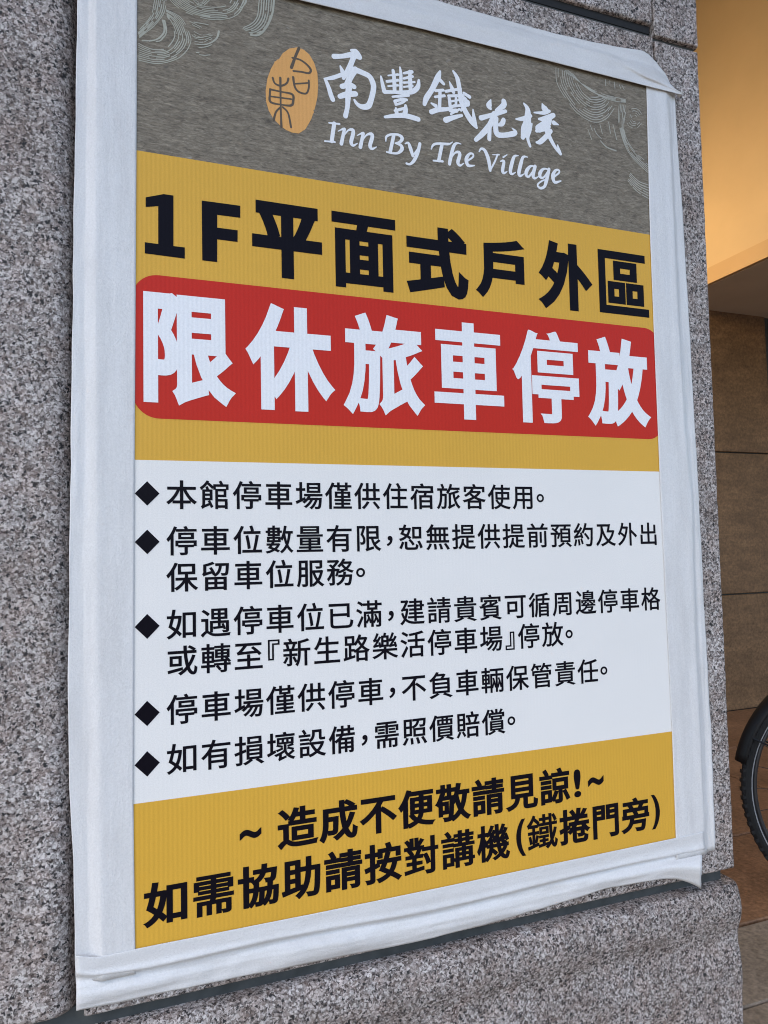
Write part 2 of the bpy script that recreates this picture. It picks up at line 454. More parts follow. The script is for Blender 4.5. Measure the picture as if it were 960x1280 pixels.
def panel(name, x0, x1, y0, y1, d, mat, n=1):
    bm = bmesh.new()
    bm.faces.new([bm.verts.new(W(x, y, d)) for x, y in ((x0, y1), (x1, y1), (x1, y0), (x0, y0))])
    return child(name, bm, mat, sign)
XA, XB = -0.018, SW + 0.018
header = panel('header_panel', XA, XB, Y_TOP - 0.012, 0.0, 0.0, m_header)
heading = panel('heading_panel', XA, XB, 0.0, Y_B2, 0.0, m_gold)
notice = panel('notice_panel', XA, XB, Y_B2, Y_B3, 0.0, m_whiteprint)
footer = panel('footer_panel', XA, XB, Y_B3, Y_BOT + 0.012, 0.0, m_gold)

def sub(name, bm, mat, parent):   # meshes here are in world space: undo the root's offset once
    o = obj(name, bm, mat)
    o.parent = parent
    o.matrix_parent_inverse = (parent.matrix_parent_inverse.inverted() if False else Matrix.Identity(4))
    return o

# red banner with round corners
bm = bmesh.new()
bx0, bx1, by0, by1, br = -0.0015, SW + 0.0065, 0.1095, 0.2362, 0.022
pts = []
for cx_, cy_, a0 in ((bx1 - br, by0 + br, -90), (bx1 - br, by1 - br, 0), (bx0 + br, by1 - br, 90), (bx0 + br, by0 + br, 180)):
    for k in range(13):
        a = R_(a0 + 90 * k / 12); pts.append((cx_ + br * math.cos(a), cy_ + br * math.sin(a)))
bm.faces.new([bm.verts.new(W(x, y, -0.0002)) for x, y in pts][::-1])
banner = child('red_banner', bm, m_red, sign)

# ---- lettering set from the built-in typeface
_cache = {}
tc = bpy.data.curves.new('glyph_source', 'FONT'); tc.dimensions = '2D'; tc.fill_mode = 'FRONT'
to = bpy.data.objects.new('glyph_source', tc); COL.objects.link(to)
def union2d(verts, faces):
    """one clean flat mesh covering all the given overlapping polygons"""
    r = delaunay_2d_cdt([Vector(v) for v in verts], [], faces, 0, 1e-7, True)
    fs = [tuple(f) for f, o in zip(r[2], r[5]) if len(o) > 0]
    used = sorted({i for f in fs for i in f}); mp = {j: k for k, j in enumerate(used)}
    return [(r[0][i][0], r[0][i][1]) for i in used], [tuple(mp[i] for i in f) for f in fs]
def glyph(ch, off):
    ox, oy = off if isinstance(off, tuple) else (off, off)
    key = (ch, ox, oy)
    if key not in _cache:
        tc.body = ch; tc.resolution_u = 5; tc.size = 1.0
        bpy.context.view_layer.update()
        me = bpy.data.meshes.new_from_object(to.evaluated_get(bpy.context.evaluated_depsgraph_get()))
        raw = [(v.co.x, v.co.y) for v in me.vertices]; raf = [tuple(p.vertices) for p in me.polygons]
        bpy.data.meshes.remove(me)
        ids = {}; vs = []; mp = []
        for v in raw:                            # weld
            k = (round(v[0], 5), round(v[1], 5))
            if k not in ids: ids[k] = len(vs); vs.append(v)
            mp.append(ids[k])
        fs = []
        for f in raf:
            g = []
            for i in f:
                if mp[i] not in g: g.append(mp[i])
            if len(g) < 3: continue
            A = sum(vs[g[k]][0] * vs[g[(k + 1) % len(g)]][1] - vs[g[(k + 1) % len(g)]][0] * vs[g[k]][1] for k in range(len(g)))
            if abs(A) < 1e-10: continue
            fs.append(tuple(g if A > 0 else g[::-1]))
        if ox > 0:
            he = {}
            for f in fs:
                for k in range(len(f)): he[(f[k], f[(k + 1) % len(f)])] = 1
            bd = {}
            for (i, j) in he:
                if (j, i) not in he: bd.setdefault(i, []).append(j)
            V = list(vs); F = [list(f) for f in fs]
            def nrm(i, j):
                dx, dy = vs[j][0] - vs[i][0], vs[j][1] - vs[i][1]; q = math.hypot(dx, dy)
                return dy / q, -dx / q
            inc = {}
            for i in bd:
                for j in bd[i]:
                    n = nrm(i, j); inc.setdefault(j, []).append(n)
                    k = len(V)
                    V += [(vs[i][0] + n[0] * ox, vs[i][1] + n[1] * oy), (vs[j][0] + n[0] * ox, vs[j][1] + n[1] * oy)]
                    F.append([j, i, k, k + 1])
            for j in bd:                          # corners
                if len(bd[j]) != 1 or len(inc.get(j, [])) != 1: continue
                n1 = inc[j][0]; n2 = nrm(j, bd[j][0])
                cr = n1[0] * n2[1] - n1[1] * n2[0]
                if cr > 1e-4:
                    mx, my = n1[0] + n2[0], n1[1] + n2[1]; q = mx * mx + my * my
                    if q < 0.5: mx, my = mx * 1.0, my * 1.0; sc = 1.6 / math.sqrt(q) if q > 1e-6 else 0
                    else: sc = 2 / q
                    k = len(V)
                    V += [(vs[j][0] + n1[0] * ox, vs[j][1] + n1[1] * oy), (vs[j][0] + mx * sc * ox, vs[j][1] + my * sc * oy), (vs[j][0] + n2[0] * ox, vs[j][1] + n2[1] * oy)]
                    F.append([j, k, k + 1, k + 2])
            vs, fs = union2d(V, F)
        _cache[key] = (vs, fs)
    return _cache[key]
def put(bm, ch, x, y, em, off, d, box=None):
    """centre the em square on x,y; or, with box=(w,h), fit the glyph's own outline to that box"""
    vs, fs = glyph(ch, off)
    if not vs: return
    xs = [v[0] for v in vs]; ys = [v[1] for v in vs]
    if box:
        gx, gy = (min(xs) + max(xs)) / 2, (min(ys) + max(ys)) / 2
        sx, sy = box[0] / (max(xs) - min(xs)), box[1] / (max(ys) - min(ys))
    else:
        gx, gy, sx, sy = (0.5, 0.38, em, em)
    bv = [bm.verts.new(W(x + (a - gx) * sx, y - (b - gy) * sy, d)) for a, b in vs]
    for f in fs:
        try: bm.faces.new([bv[i] for i in f])
        except ValueError: pass

D1, D2 = -0.0003, -0.0005
bm = bmesh.new()
for poly in ([(88, 46), (150, 35), (183, 40), (183, 213), (222, 218), (222, 256), (85, 238), (85, 200), (131, 206), (131, 76), (88, 79)],
             [(280, 57), (412, 75), (412, 116), (333, 106), (333, 150), (403, 159), (403, 199), (333, 190), (333, 268), (282, 262)]):
    bm.faces.new([bm.verts.new(W(*un(150 + x / 2.743, 230 + y / 2.743), D1)) for x, y in poly][::-1])
for ch, x, y, w, h in (('平', .1358, .0639, .0664, .0710), ('面', .2117, .0648, .0655, .0736),
                       ('式', .2898, .0646, .0687, .0727), ('戶', .3620, .0631, .0592, .0647), ('外', .4418, .0621, .0698, .0752), ('區', .5189, .0616, .0674, .0712)):
    put(bm, ch, x, y, 0, {'區': (.026, .022), '面': (.040, .030)}.get(ch, (.048, .042)), D1, (w, h))
sub('heading_lettering', bm, m_ink, heading)
bm = bmesh.new()
for ch, x, w in (('限', .0469, .079), ('休', .1375, .0844), ('旅', .2299, .0845), ('車', .3220, .0789), ('停', .4132, .0821), ('放', .5070, .0846)):
    put(bm, ch, x, .1742, 0, {'停': (.036, .015), '車': (.046, .020), '旅': (.036, .032)}.get(ch, (.042, .036)), D2, (w, .0996))
sub('banner_lettering', bm, m_whiteink, banner)

ADV, EM = 0.02853, 0.0268
def line(text, x, y, adv, em, off, parent, name, mat, squeeze=1.0):
    bm = bmesh.new()
    for ch in text:
        if ch == '，':
            put(bm, '，', x - adv * 0.5 + adv * 0.27 + em * 0.26, y - em * 0.20, em, off, D1); x += adv * 0.545
        elif ch == '。':
            put(bm, '。', x - adv * 0.5 + adv * 0.27 + em * 0.24, y - em * 0.25, em, off, D1); x += adv * 0.545
        elif ch == '『':
            put(bm, ch, x - adv * 0.5 + adv * 0.27 - em * 0.26, y, em, off, D1); x += adv * 0.53
        elif ch == '』':
            put(bm, ch, x - adv * 0.5 + adv * 0.27 + em * 0.26, y, em, off, D1); x += adv * 0.53
        elif ch == ' ':
            x += adv * 0.5
        else:
            put(bm, ch, x, y, em, off, D1); x += adv
    return sub(name, bm, mat, parent)
OB = (0.014, 0.011)
for t, x, y in (('本館停車場僅供住宿旅客使用。', .0386, .3022), ('停車位數量有限，恕無提供提前預約及外出', .0386, .3423), ('保留車位服務。', .0386, .3737),
                ('如遇停車位已滿，建請貴賓可循周邊停車格', .0382, .4140), ('或轉至『新生路樂活停車場』停放。', .0382, .4452),
                ('停車場僅供停車，不負車輛保管責任。', .0380, .4865), ('如有損壞設備，需照價賠償。', .0378, .5278)):
    line(t, x, y, ADV, EM, OB, notice, 'notice_line', m_ink)
for y, x in ((.3013, .0101), (.3428, .0100), (.4145, .0097), (.4874, .0094), (.5292, .0093)):
    bm = bmesh.new(); a = 0.0101
    bm.faces.new([bm.verts.new(W(x + dx * a, y + dy * a * 1.04, D1)) for dx, dy in ((-1, 0), (0, 1), (1, 0), (0, -1))])
    sub('bullet_diamond', bm, m_ink, notice)
FEM = 0.0368; FO = (0.034, 0.024)
bm = bmesh.new()
put(bm, '~', .0952, .6000, 0, FO, D1, (.0190, .0092)); put(bm, '~', .4579, .6015, 0, FO, D1, (.0198, .0100))
put(bm, '!', .4349, .6008, 0, FO, D1, (.0086, .0285))
for k, ch in enumerate('造成不便敬請見諒'): put(bm, ch, .1372 + k * .0386, .6002, FEM, FO, D1)
sub('footer_line', bm, m_ink, footer)
bm = bmesh.new()
for k, ch in enumerate('如需協助請按對講機'): put(bm, ch, .0243 + k * .0388, .6453, FEM, FO if ch not in '需講機對' else (.028, .017), D1)
put(bm, '(', .3659, .6455, 0, FO, D1, (.0110, .0365)); put(bm, ')', .5339, .6440, 0, FO, D1, (.0115, .0365))
for k, ch in enumerate('鐵捲門旁'): put(bm, ch, .3911 + k * .0388, .6435, FEM, FO if ch != '鐵' else (.018, .012), D1)
sub('footer_line', bm, m_ink, footer)

# ---- brush lettering, seal and ornament (strokes drawn on a finer grid: origin and scale first)
def farea(P):
    return 0.5 * sum(P[k][0] * P[(k + 1) % len(P)][1] - P[(k + 1) % len(P)][0] * P[k][1] for k in range(len(P)))
def stroke_mesh(strokes, org, sc, d0, dstep=0.000008):
    bm = bmesh.new(); d = d0
    for s in strokes:
        P = catmull([(x, y, w) for x, y, w in s], 9)
        g = []
        for x, y, w in P:
            gx, gy = un(org[0] + x / sc, org[1] + y / sc)
            gx2, _ = un(org[0] + x / sc + 0.5, org[1] + y / sc)
            g.append((gx * 100, gy * 100, w / sc * (gx2 - gx) * 200))
        V = []; F = []; n = len(g)
        for i, (x, y, w) in enumerate(g):
            a = g[max(i - 1, 0)]; b = g[min(i + 1, n - 1)]
            tx, ty = b[0] - a[0], b[1] - a[1]; q = math.hypot(tx, ty) or 1e-9
            nx, ny = -ty / q, tx / q
            V += [(x + nx * w / 2, y + ny * w / 2), (x - nx * w / 2, y - ny * w / 2)]
        for i in range(n - 1): F.append([2 * i, 2 * i + 2, 2 * i + 3, 2 * i + 1])
        for (x, y, w), s_ in ((g[0], 0.07), (g[-1], 0.13)):          # round ends
            k = 11; base = len(V)
            if w > 1e-3:
                V += [(x + w * 0.499 * math.cos(2 * math.pi * j / k + s_), y + w * 0.499 * math.sin(2 * math.pi * j / k + s_)) for j in range(k)]
                F.append(list(range(base, base + k)))
        F2 = []
        for f in F:
            A = farea([V[i] for i in f])
            if abs(A) > 1e-8: F2.append(f if A > 0 else f[::-1])
        tot = sum(abs(farea([V[i] for i in f])) for f in F2)
        vs, fs = union2d(V, F2)
        got = sum(abs(farea([vs[i] for i in f])) for f in fs)
        if got > tot * 1.05:
            vs, fs = V, F2
            for f in fs:
                d -= dstep * 0.2
                bm.faces.new([bm.verts.new(W(V[i][0] / 100, V[i][1] / 100, d)) for i in f])
        else:
            bv = [bm.verts.new(W(x / 100, y / 100, d)) for x, y in vs]
            for f in fs: bm.faces.new([bv[i] for i in f])
        d -= dstep
    bm.normal_update()
    for f in bm.faces:
        if f.normal.y > 0: f.normal_flip()
    return bm

def merge(*bms):
    out = bmesh.new()
    for b in bms:
        me = bpy.data.meshes.new('tmp'); b.to_mesh(me); b.free(); out.from_mesh(me); bpy.data.meshes.remove(me)
    return out

nan = [[(585,185,40),(650,182,34),(720,172,40),(775,190,40)], [(715,140,22),(748,150,40),(770,185,46)], [(745,150,44),(718,225,38),(692,285,40),(655,348,26)],
       [(632,258,14),(648,298,34),(662,330,26)], [(512,352,14),(565,347,30),(625,328,30),(680,308,40),(745,282,44)], [(520,358,24),(545,420,32),(560,470,36),(575,508,36)],
       [(740,283,44),(800,308,40),(850,335,40),(876,385,42),(880,430,40),(862,510,40),(840,556,44),(795,563,38),(758,542,28),(738,512,18)],
       [(740,290,44),(705,345,44),(680,405,48)], [(645,410,38),(700,398,40),(735,412,36)], [(628,485,36),(680,470,44),(745,465,40)], [(700,395,46),(690,470,44),(685,560,34),(670,632,36)]]
feng = [[(103,165,16),(113,215,28),(130,285,36)], [(130,288,32),(200,290,26),(270,292,28),(350,288,36),(397,250,36),(406,195,20)], [(255,92,14),(262,150,26),(262,280,28)],
        [(200,118,26),(208,180,32),(212,280,30)], [(160,158,12),(240,150,20)], [(150,205,22),(240,195,22)], [(160,243,14),(240,236,18)],
        [(334,125,26),(336,200,34),(340,280,30)], [(285,140,18),(350,128,28)], [(285,182,18),(355,165,22)], [(285,215,18),(372,210,16)], [(285,250,14),(355,240,18)],
        [(195,328,16),(260,322,24),(322,316,24)], [(215,366,28),(224,388,22)], [(215,362,22),(270,350,24),(308,352,22)], [(220,392,18),(270,376,20),(297,355,22)],
        [(222,420,18),(230,465,36)], [(300,400,24),(300,440,36),(288,475,36)], [(215,440,22),(300,418,22)], [(135,490,22),(220,480,34),(300,480,40),(400,508,38)]]
tie = [[(575,125,18),(558,172,44),(510,270,40),(465,340,42),(450,388,30)], [(575,195,30),(604,225,24)], [(538,280,22),(600,275,22)], [(535,330,20),(610,320,22)], [(575,280,26),(570,430,28)],
       [(505,380,14),(540,402,32)], [(505,450,38),(560,432,36),(640,425,28),(692,395,16)], [(650,208,10),(670,260,32),(682,292,28)], [(620,285,22),(740,265,20)], [(642,322,22),(760,318,22)],
       [(648,340,26),(655,400,26)], [(702,330,20),(702,400,22)], [(650,368,16),(740,352,16)], [(655,408,20),(745,398,20)], [(655,440,26),(705,440,32)], [(620,515,44),(680,495,34),(748,478,22)],
       [(660,468,16),(730,428,18)], [(680,125,18),(712,180,34),(730,270,36),(745,370,38),(785,460,42),(830,530,44),(866,575,22)], [(838,430,10),(845,490,28),(862,565,24)],
       [(765,300,22),(810,330,28)], [(772,345,34),(792,385,44)], [(795,372,36),(742,438,20)]]
hua = [[(228,103,12),(213,152,50),(226,178,24)], [(340,115,42),(338,150,46),(275,195,26)], [(145,258,42),(210,240,34),(290,218,34),(355,200,28)], [(260,225,48),(225,310,46),(160,390,44),(100,445,34)],
       [(220,310,32),(215,440,34)], [(338,275,36),(324,308,40),(290,320,18)], [(275,260,38),(270,330,42),(282,395,46),(340,406,40),(425,392,42),(440,375,28),(410,345,8)],
       [(445,268,14),(500,265,32),(570,240,28)], [(512,135,16),(545,190,42),(540,300,66),(525,360,76),(502,425,36)], [(580,308,14),(560,360,36),(545,430,28),(565,500,22)],
       [(670,140,14),(690,180,54),(725,200,22)], [(600,212,12),(680,215,28),(730,200,24)], [(640,268,18),(700,265,46),(765,235,36)], [(640,350,62),(690,310,54),(740,250,36)],
       [(768,300,36),(805,315,12)], [(745,275,14),(735,310,20)], [(620,370,26),(690,345,46),(725,330,34)], [(740,370,36),(700,420,38),(650,465,36),(620,468,18)],
       [(700,350,46),(735,430,34),(780,510,28),(825,565,26)], [(800,492,12),(818,550,28)]]
bm = merge(stroke_mesh(nan, (320, 40), 6, D1), stroke_mesh(feng + tie, (460, 70), 6.4, D1), stroke_mesh(hua, (580, 110), 6.857, D1))
sub('brush_lettering', bm, m_whiteink, header)
inn = [[(128,82,28),(110,208,28)], [(92,78,12),(165,86,14)], [(62,207,12),(132,213,14)], [(155,137,6),(190,120,14)], [(200,122,22),(178,226,26)], [(190,180,6),(225,132,12),(256,127,24),(262,150,26),(247,215,26),(262,238,18),(292,222,6)],
       [(290,167,6),(325,150,14)], [(333,152,22),(312,250,26)], [(322,212,6),(355,165,12),(390,157,24),(396,180,26),(380,240,26),(395,262,18),(426,248,6)],
       [(492,208,8),(495,177,16),(530,160,16),(580,163,18),(607,185,26),(592,213,18),(558,222,10)], [(548,165,24),(522,285,24)], [(558,222,10),(595,235,22),(606,262,26),(580,290,18),(540,293,14),(498,284,12)],
       [(628,226,8),(650,220,18),(666,260,26),(682,312,20)], [(732,226,22),(716,290,24),(690,345,22),(662,370,16),(638,365,16)], [(682,312,12),(728,245,8)],
       [(812,264,8),(825,236,16),(855,225,16),(935,228,16)], [(888,230,24),(865,345,24)], [(828,345,12),(892,350,16)]]
vil = [[(0,110,16),(55,117,14),(88,100,6)], [(147,114,6),(118,108,14),(95,132,22),(72,220,24),(66,255,22)], [(75,220,6),(105,177,12),(133,173,22),(138,195,24),(125,245,24),(140,266,16),(167,250,6)],
       [(195,232,12),(232,205,12),(230,184,14),(207,184,16),(185,220,26),(197,265,22),(242,266,8)], [(275,168,8),(290,148,16),(315,160,22),(340,220,26),(353,300,20)], [(353,300,12),(385,240,12),(405,190,12)], [(370,190,6),(416,190,10)],
       [(425,237,8),(450,235,18),(440,300,24),(450,320,16),(472,309,6)], [(445,208,12),(472,190,6)], [(552,197,6),(526,200,16),(510,235,24),(495,305,24),(506,327,16),(532,314,6)],
       [(617,207,6),(587,205,16),(570,250,24),(555,320,24),(566,340,16),(592,325,6)], [(672,275,10),(640,270,14),(612,300,24),(606,332,22),(625,345,14),(655,305,10)], [(670,272,22),(655,335,24),(666,357,16),(692,345,6)],
       [(768,295,8),(730,290,14),(704,320,24),(707,348,20),(730,350,12),(757,310,8)], [(768,292,20),(750,370,24),(735,415,18),(705,426,16),(687,402,12),(720,374,10),(748,365,8)],
       [(800,348,12),(838,318,12),(836,299,14),(813,302,16),(795,340,26),(808,384,20),(852,375,8)]]
bm = merge(stroke_mesh(inn, (395, 140), 5.647, D1), stroke_mesh(vil, (550, 160), 5.647, D1))
sub('english_lettering', bm, m_whiteink, header)

seal_out = [(315,115),(360,135),(400,170),(435,230),(460,310),(466,400),(460,490),(440,580),(428,592),(436,600),(425,620),(416,650),(402,676),(370,730),(320,762),(270,755),(225,735),(180,702),(130,650),(95,590),(75,520),(72,440),(85,350),(110,280),(133,240),(140,222),(152,218),(156,208),(172,205),(200,160),(250,125)]
bm = bmesh.new()
bm.faces.new([bm.verts.new(W(*un(320 + x / 6, 40 + y / 6), -0.0002)) for x, y in seal_out][::-1])
sub('orange_seal', bm, m_orange, header)
sealg = [[(322,122,22),(295,185,20),(265,268,24)], [(272,195,14),(330,210,14),(380,245,16),(410,285,18),(395,310,16),(340,300,14),(280,294,14)], [(278,340,18),(290,410,16),(320,450,16),(375,462,14),(395,420,14),(395,365,14)], [(290,390,12),(395,383,12)],
         [(125,345,16),(140,385,14),(185,405,16),(230,385,14),(242,350,16)], [(182,345,18),(185,560,14),(190,712,18)], [(105,430,16),(103,470,16),(108,525,18),(180,545,12),(262,552,18),(278,520,18),(272,470,18),(190,450,12),(108,432,16)], [(115,485,12),(265,505,12)],
         [(185,565,14),(150,600,14),(132,662,18)], [(200,565,14),(240,610,14),(262,715,16)]]
sub('seal_characters', stroke_mesh(sealg, (320, 40), 6, D1), m_sealink, header)

def family(a, b, n, w, gaps=0.25):
    A = catmull([(x, y) for x, y in a], 8); B = catmull([(x, y) for x, y in b], 8)
    out = []
    K = 26
    for i in range(n):
        f = i / max(1, n - 1)
        pts = []
        for k in range(K + 1):
            t = k / K
            pa = A[min(len(A) - 1, int(t * (len(A) - 1)))]; pb = B[min(len(B) - 1, int(t * (len(B) - 1)))]
            j = 2.2 * noise.noise(Vector((i * 3.7, t * 5, n)))
            pts.append((pa[0] + (pb[0] - pa[0]) * f + j, pa[1] + (pb[1] - pa[1]) * f + j))
        seg = []
        for k, p in enumerate(pts):
            g = noise.noise(Vector((i * 9.1 + n, k * 0.33, a[0][0] * 0.01)))
            ww = w * 1.35 * (0.75 + 0.5 * abs(noise.noise(Vector((i * 2.3, k * 0.2, 5)))))
            if g < -gaps and len(seg) > 1:
                if len(seg) > 2: out.append(seg[::2] + ([seg[-1]] if len(seg) % 2 == 0 else []))
                seg = []
            else: seg.append((p[0], p[1], ww))
        if len(seg) > 2: out.append(seg[::2] + ([seg[-1]] if len(seg) % 2 == 0 else []))
    return [s for s in out if len(s) >= 2]
tl = []
tl += family([(230,60),(320,110),(370,210),(372,270),(310,345),(190,382),(65,362)], [(235,100),(262,150),(280,220),(235,285),(180,300),(120,290),(65,262)], 9, 4.6)
tl += family([(165,-40),(140,90),(60,190)], [(232,-40),(205,100),(70,228)], 7, 4.6)
tl += family([(205,120),(215,190),(165,240),(85,246)], [(220,125),(230,190),(200,240),(170,250)], 3, 6.5, 0.6)
tl += family([(220,-30),(320,60),(450,110),(560,118),(660,85),(720,-30)], [(300,-40),(400,25),(520,45),(600,30),(640,-40)], 8, 4.6)
tl += family([(690,172),(770,110),(790,-40)], [(735,205),(800,190),(850,110),(862,-40)], 6, 5.5, 0.4)
tl += family([(655,55),(690,20),(700,-30)], [(670,60),(705,20),(715,-30)], 2, 5)
tl += [[(735,212,10),(782,211,13),(830,165,12),(866,80,12),(876,-20,12)], [(385,216,5),(420,228,6),(465,222,5)], [(400,266,5),(470,268,7),(528,236,10),(545,190,13)], [(425,288,5),(470,282,6),(500,270,5)], [(410,317,7),(425,318,8)], [(428,330,5),(458,334,6),(492,331,5)],
       [(370,130,5),(440,165,5)], [(385,150,5),(430,172,5)], [(395,135,5),(480,150,6)], [(425,92,5),(490,102,7)]]
tl += family([(395,190),(440,212),(500,205)], [(400,250),(450,255),(515,228)], 4, 3.5)
tl += family([(400,0),(440,20),(470,-20)], [(380,-10),(440,38),(500,-10)], 3, 4)
tr = []
tr += family([(95,90),(105,220),(180,350),(270,460),(400,530),(500,500),(560,420)], [(245,170),(300,285),(370,345),(405,352),(440,350),(470,340),(480,330)], 10, 5)
tr += family([(160,120),(300,220),(450,300),(650,350)], [(200,110),(350,270),(520,350),(650,372)], 5, 4.5)
tr += family([(600,390),(600,560),(680,780),(860,960)], [(660,400),(640,600),(720,760),(860,880)], 6, 5)
tr += family([(690,940),(760,1005),(870,1045)], [(670,1000),(750,1090),(870,1160)], 6, 6, 0.4)
for r_ in (22, 36, 50, 66):
    tr += family([(720 + r_ * math.cos(a / 6 * math.pi), 500 + 1.2 * r_ * math.sin(a / 6 * math.pi)) for a in range(0, 12)], [(720 + r_ * math.cos(a / 6 * math.pi), 500 + 1.2 * r_ * math.sin(a / 6 * math.pi)) for a in range(0, 12)], 1, 4, 0.1)
tr += [[(450,680,8),(500,730,11),(575,760,10)], [(400,580,5),(420,625,7),(457,662,6)], [(350,590,5),(380,670,7)], [(368,555,5),(385,600,6)], [(445,545,6),(465,625,6)], [(515,530,6),(530,620,7)], [(550,550,6),(580,672,7)],
       [(490,190,6),(492,240,6)], [(525,195,5),(525,225,5)], [(560,210,6),(566,260,7)], [(600,232,5),(612,262,6)], [(622,238,6),(640,272,5)], [(372,330,6),(410,332,9),(440,328,7)], [(350,345,5),(400,352,8),(450,345,6)]]
def clip_pts(bm):   # keep the ornament on the printed face
    for v in bm.verts:
        v.co.x = min(max(v.co.x, XA + 0.002), XB - 0.002); v.co.z = min(v.co.z, Z0 - Y_TOP + 0.010)
    return bm
sub('swirl_ornament', clip_pts(stroke_mesh(tl, (160, 0), 4.8, -0.00025, 0.000002)), m_swirl, header)
sub('swirl_ornament', clip_pts(stroke_mesh([[(x, y, w * 0.85) for x, y, w in t] for t in tr], (680, 70), 6.4, -0.00025, 0.000002)), m_swirl2, header)
bpy.data.objects.remove(to); bpy.data.curves.remove(tc)

# ------------------------------------------------------------------ white cloth tape round the sign
def tape(inner, crease, outer, key, t0, t1, n, label, lift=None, top=0.0, hump=0.0, wr=1.0, flop=0.55, droop=None, slant=None):
    """three traced edges (pixels of the photograph on the sign and wall planes); rows run along the strip"""
    I = [un(x, y, -0.0008) for x, y in inner]; C = [un(x, y, -0.0008) for x, y in crease]; O = [un(x, y, 0.0035) for x, y in outer]
    bm = bmesh.new(); rows = []
    seed = t0 * 37 + t1 * 11
    NI, NO = 16, 22
    for i in range(n + 1):
        f = i / n
        t = t0 + (t1 - t0) * f
        def at(P, e): 
            q = lerp_poly(P, key, e); return Vector((q[0], q[1]))
        ti, tcx, tox = t, t, t
        if slant: ti, tcx, tox = slant(f, t)
        a, c, o = at(I, ti), at(C, tcx), at(O, tox)
        row = []
        for k in range(NI + NO + 1):
            if k <= NI:
                s = k / NI; p = a.lerp(c, s)
                d = -0.0009 - top - hump * math.exp(-((1 - s) / 0.16) ** 2)
                q = s * 0.5
            else:
                s = (k - NI) / NO; p = c.lerp(o, s)
                drop = s / flop if s < flop else 1.0
                drop = drop * drop * (3 - 2 * drop)
                d = -0.0009 - top - hump * math.exp(-(s / 0.16) ** 2) + (0.0043 + top) * drop
                q = 0.5 + s * 0.5
            # wrinkles: long ones along the strip, short ones across the fold
            al = t * 1.0; ac = (p.x if key == 1 else p.y)
            v = (al * 9 + seed, ac * 150, 1.0) if True else None
            wv = noise.noise(Vector((al * 7 + seed, ac * 150, 1.3))) * 0.0009 + noise.noise(Vector((al * 70 + seed, ac * 80, 4.3))) * 0.0005 + noise.noise(Vector((al * 22 + seed, ac * 300, 8.3))) * 0.0003
            wv *= wr * (0.25 + 1.1 * min(1.0, max(0.0, (q - 0.3) * 2.2)))
            if k >= NI + NO: wv = min(wv, 0.0002)
            if k in (0,): wv *= 0.3
            if k > 0:
                e = noise.noise(Vector((al * 30 + seed, 7.7, 0))) * 0.0006 * (1 if k == NI + NO else 0)
                if key == 1: p = Vector((p.x + e, p.y))
                else: p = Vector((p.x, p.y + e))
            dd = d + wv
            if lift:                     # the lifted cloth stays over the traced edge
                lv = lift(f, q, p); dd -= lv
                p = Vector((p.x - lv * (p.x - CB[0]) / 0.65 * 0.9, p.y - lv * (p.y - CB[1]) / 0.65 * 0.9))
                if droop: p = p + Vector(droop(f, q))
            row.append(bm.verts.new(W(p.x, p.y, min(dd, WALL - 0.0026))))
        rows.append(row)
    for i in range(n):
        for k in range(NI + NO):
            bm.faces.new((rows[i][k], rows[i + 1][k], rows[i + 1][k + 1], rows[i][k + 1]))
    bmesh.ops.recalc_face_normals(bm, faces=bm.faces[:])
    if sum(f.normal.y for f in bm.faces) > 0:
        for f in bm.faces: f.normal_flip()
    o = obj('tape_strip', bm, m_tape_v if key == 1 else m_tape_h, None, True)
    md = o.modifiers.new('thickness', 'SOLIDIFY'); md.thickness = 0.00035; md.offset = -1
    tag(o, label, 'tape', 'white tape strips round the sign')
    return o

tape([(172, -80), (171.5, 0), (170.6, 188), (168.3, 575), (166.8, 1005), (168.5, 1150), (169.5, 1200)],
     [(121, -80), (121, 0), (121.5, 130), (121, 360), (122, 700), (125, 900), (126, 1000), (127, 1110), (128.5, 1200)],
     [(98, -80), (97, 0), (94.5, 130), (92, 250), (91, 360), (88, 600), (84.6, 880), (86.6, 989), (91.5, 1078), (93.5, 1185), (94.5, 1230)],
     1, -0.205, 0.698, 150, 'tall white tape strip down the left edge of the sign, widest of the side strips', wr=0.7, hump=0.0002)
tape([(806, 90), (808, 109), (812.5, 292), (824.4, 588), (840, 913), (845.3, 1060)],
     [(831, 90), (833, 118), (835.5, 167), (840, 250), (844, 359), (851, 477), (863, 622), (868, 788), (874, 930), (879, 1075)],
     [(842, 90), (843.7, 118), (846, 167), (852, 250), (860.5, 387), (865, 470), (873, 612), (881.5, 790), (889, 936), (893.5, 1061), (894.5, 1090)],
     1, -0.185, 0.6995, 150, 'tall white tape strip down the right edge of the sign, nearest the pillar corner', wr=1.3, hump=0.0003)
def top_slant(f, t):
    k = max(0.0, (f - 0.86) / 0.14)
    return t, t, t - 0.0
tape([(60, -78), (172, -48), (365, 0.5), (530, 39), (700, 82), (808, 109.5), (846, 119)],
     [(60, -100), (172, -72), (365, -22), (530, 22), (700, 58), (752, 73), (783, 86), (806, 99), (846, 116)],
     [(60, -120), (172, -97), (365, -45), (537, -2), (700, 44), (762, 57), (802, 62.5), (810, 67), (831, 91), (844, 117.5), (846, 120)],
     0, -0.043, 0.6125, 170, 'white tape strip along the top edge of the sign, right end folded at a slant', wr=1.3, flop=0.95, top=0.0026, hump=0.0003,
     lift=lambda f, q, p: 0.0016 * math.exp(-((p.x - 0.555) / 0.03) ** 2) * math.exp(-((q - 0.55) / 0.12) ** 2))
